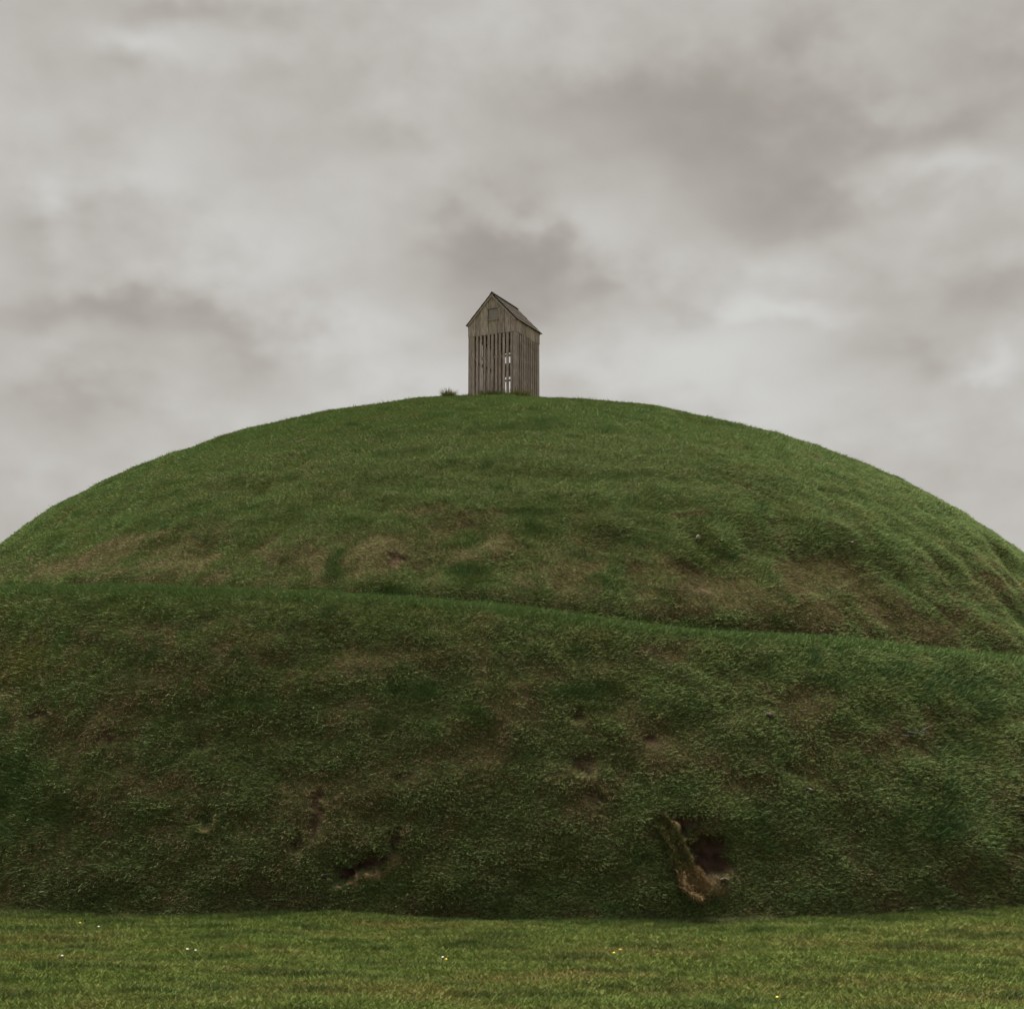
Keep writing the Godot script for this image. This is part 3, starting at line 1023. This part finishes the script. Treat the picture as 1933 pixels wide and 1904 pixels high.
# ------------------------------------------------------------------ stones, flowers and a string
func stone(at: Vector3, size: Vector3, c: Color, label: String, sd: int) -> void:
	var st := SurfaceTool.new()
	st.begin(Mesh.PRIMITIVE_TRIANGLES)
	var rows := 9
	var segs := 12
	for i in rows:
		for k in segs:
			for v in [[i, k], [i + 1, k], [i, k + 1], [i, k + 1], [i + 1, k], [i + 1, k + 1]]:
				var th: float = PI * v[0] / rows
				var ph: float = TAU * (v[1] % segs) / segs
				var d := Vector3(sin(th) * cos(ph), cos(th), sin(th) * sin(ph))
				var q := 1.0 + 0.35 * n_fine.get_noise_3d(d.x * 1.3 + sd * 9.0, d.y * 1.3, d.z * 1.3)
				st.add_vertex(d * size * 0.5 * q)
	st.index()
	st.generate_normals()
	var m := StandardMaterial3D.new()
	m.albedo_color = c.linear_to_srgb()
	m.albedo_texture = noise_texture(60 + sd, 0.03, false, null, 3, 128)
	m.uv1_triplanar = true
	m.uv1_scale = Vector3.ONE * 6.0
	m.roughness = 0.9
	var o := mesh_node("stone", st.commit(), m, self)
	o.position = at
	o.rotation_degrees = Vector3(10.0 * sd, 40.0 * sd, 12.0)
	tag(o, label, "stone", "stones lying on the turf")

func flower(at: Vector3, tall: float, head: float, c: Color, label: String, called: String) -> void:
	var t := Node3D.new()
	t.name = called
	add_child(t, true)
	t.position = at
	tag(t, label, "flower", "dandelions in the lawn")
	var sm := StandardMaterial3D.new()
	sm.albedo_color = Color(0.10, 0.12, 0.04).linear_to_srgb()
	sm.roughness = 0.7
	var cy := CylinderMesh.new()
	cy.top_radius = 0.0015
	cy.bottom_radius = 0.0022
	cy.height = tall + 0.02
	cy.radial_segments = 6
	mesh_node("stem", cy, sm, t).position = Vector3(0, tall * 0.5 - 0.01, 0)
	var st := SurfaceTool.new()
	st.begin(Mesh.PRIMITIVE_TRIANGLES)
	var ball := called == "dandelion_clock"
	for i in 90:
		var d := Vector3(rng.randf_range(-1, 1), rng.randf_range(-1, 1) if ball else rng.randf_range(0.05, 0.6), rng.randf_range(-1, 1)).normalized()
		var s := d.cross(Vector3(rng.randf(), rng.randf(), rng.randf()) + Vector3.ONE * 0.1).normalized()
		var w := head * 0.16
		var p := d * head
		for v in [Vector3.ZERO, p - s * w, p + s * w]:
			st.set_normal(d)
			st.add_vertex(v)
	var m := StandardMaterial3D.new()
	m.albedo_color = c.linear_to_srgb()
	m.roughness = 0.9
	m.backlight = Color(0.4, 0.4, 0.4)
	mesh_node("flower_head", st.commit(), m, t).position = Vector3(0, tall, 0)

func lawn_point(x: float, z: float) -> Vector3:
	return Vector3(x, lawn_height(x, z), z)

func make_small_things() -> void:
	stone(surface_point(14.4, 4.34, 0.03), Vector3(0.05, 0.11, 0.05), Color(0.42, 0.36, 0.26), "pale upright stone on the bank above the path, right of centre", 1)
	stone(surface_point(27.9, 4.42, 0.02), Vector3(0.07, 0.035, 0.05), Color(0.36, 0.32, 0.25), "small flat pale stone on the green slope far right", 2)
	stone(surface_point(13.2, 2.02, 0.01), Vector3(0.11, 0.05, 0.08), Color(0.21, 0.15, 0.10), "brown stone on the lip of the small burrow below the path", 3)
	stone(surface_point(14.26, 1.22, 0.015), Vector3(0.09, 0.035, 0.05), Color(0.26, 0.23, 0.17), "grey flat stone half sunk in the lower bank at right", 4)
	stone(surface_point(9.6, 0.33, 0.02), Vector3(0.10, 0.03, 0.06), Color(0.36, 0.31, 0.22), "pale stone on the lower rim of the large right hollow", 5)
	stone(surface_point(-7.2, 0.38, 0.015), Vector3(0.09, 0.035, 0.06), Color(0.20, 0.16, 0.10), "small brown stone on the lower rim of the left hollow", 6)
	var white := Color(0.3, 0.29, 0.25)
	var yellow := Color(0.42, 0.31, 0.03)
	flower(lawn_point(-2.63, -12.30), 0.075, 0.013, white, "white dandelion clock, left one of the close pair in the lawn", "dandelion_clock")
	flower(lawn_point(-2.55, -12.24), 0.075, 0.012, white, "white dandelion clock, right one of the close pair in the lawn", "dandelion_clock")
	flower(lawn_point(-3.40, -11.48), 0.07, 0.012, white, "white dandelion clock nearest the left edge of the lawn", "dandelion_clock")
	flower(lawn_point(-0.54, -11.85), 0.075, 0.013, white, "white dandelion clock beside a yellow bloom in mid lawn", "dandelion_clock")
	flower(lawn_point(-3.74, -13.70), 0.07, 0.011, white, "white dandelion clock far back at left near the mound's foot", "dandelion_clock")
	flower(lawn_point(-0.52, -11.98), 0.07, 0.012, yellow, "yellow dandelion just behind the white clock in mid lawn", "dandelion")
	flower(lawn_point(0.80, -11.92), 0.075, 0.012, yellow, "yellow dandelion, nearer one of the pair right of centre", "dandelion")
	flower(lawn_point(0.86, -12.05), 0.075, 0.012, yellow, "yellow dandelion, farther one of the pair right of centre", "dandelion")
	flower(lawn_point(1.75, -10.06), 0.06, 0.012, yellow, "yellow dandelion at the bottom edge of the lawn", "dandelion")
	flower(lawn_point(-4.04, -14.15), 0.07, 0.012, yellow, "yellow dandelion near the mound's foot at left", "dandelion")
	# the blue string caught in the turf
	var st := SurfaceTool.new()
	st.begin(Mesh.PRIMITIVE_TRIANGLES)
	var ring := []
	for i in 17:
		var t := i / 16.0
		var c := surface_point(lerpf(19.8, 21.7, t), lerpf(1.77, 1.87, t) + 0.012 * sin(t * 7.0), 0.07)
		var r := []
		for k in 6: r.append(c + Vector3(0, cos(TAU * k / 6.0), sin(TAU * k / 6.0)) * 0.003)
		ring.append(r)
	for i in 16:
		for k in 6:
			var k2 := (k + 1) % 6
			for v in [ring[i][k], ring[i][k2], ring[i + 1][k], ring[i + 1][k], ring[i][k2], ring[i + 1][k2]]:
				st.add_vertex(v)
	st.generate_normals()
	var sm := StandardMaterial3D.new()
	sm.albedo_color = Color(0.045, 0.06, 0.10).linear_to_srgb()
	sm.roughness = 0.6
	var s := mesh_node("string", st.commit(), sm, self)
	tag(s, "thin blue string caught in the turf of the right bank", "string")
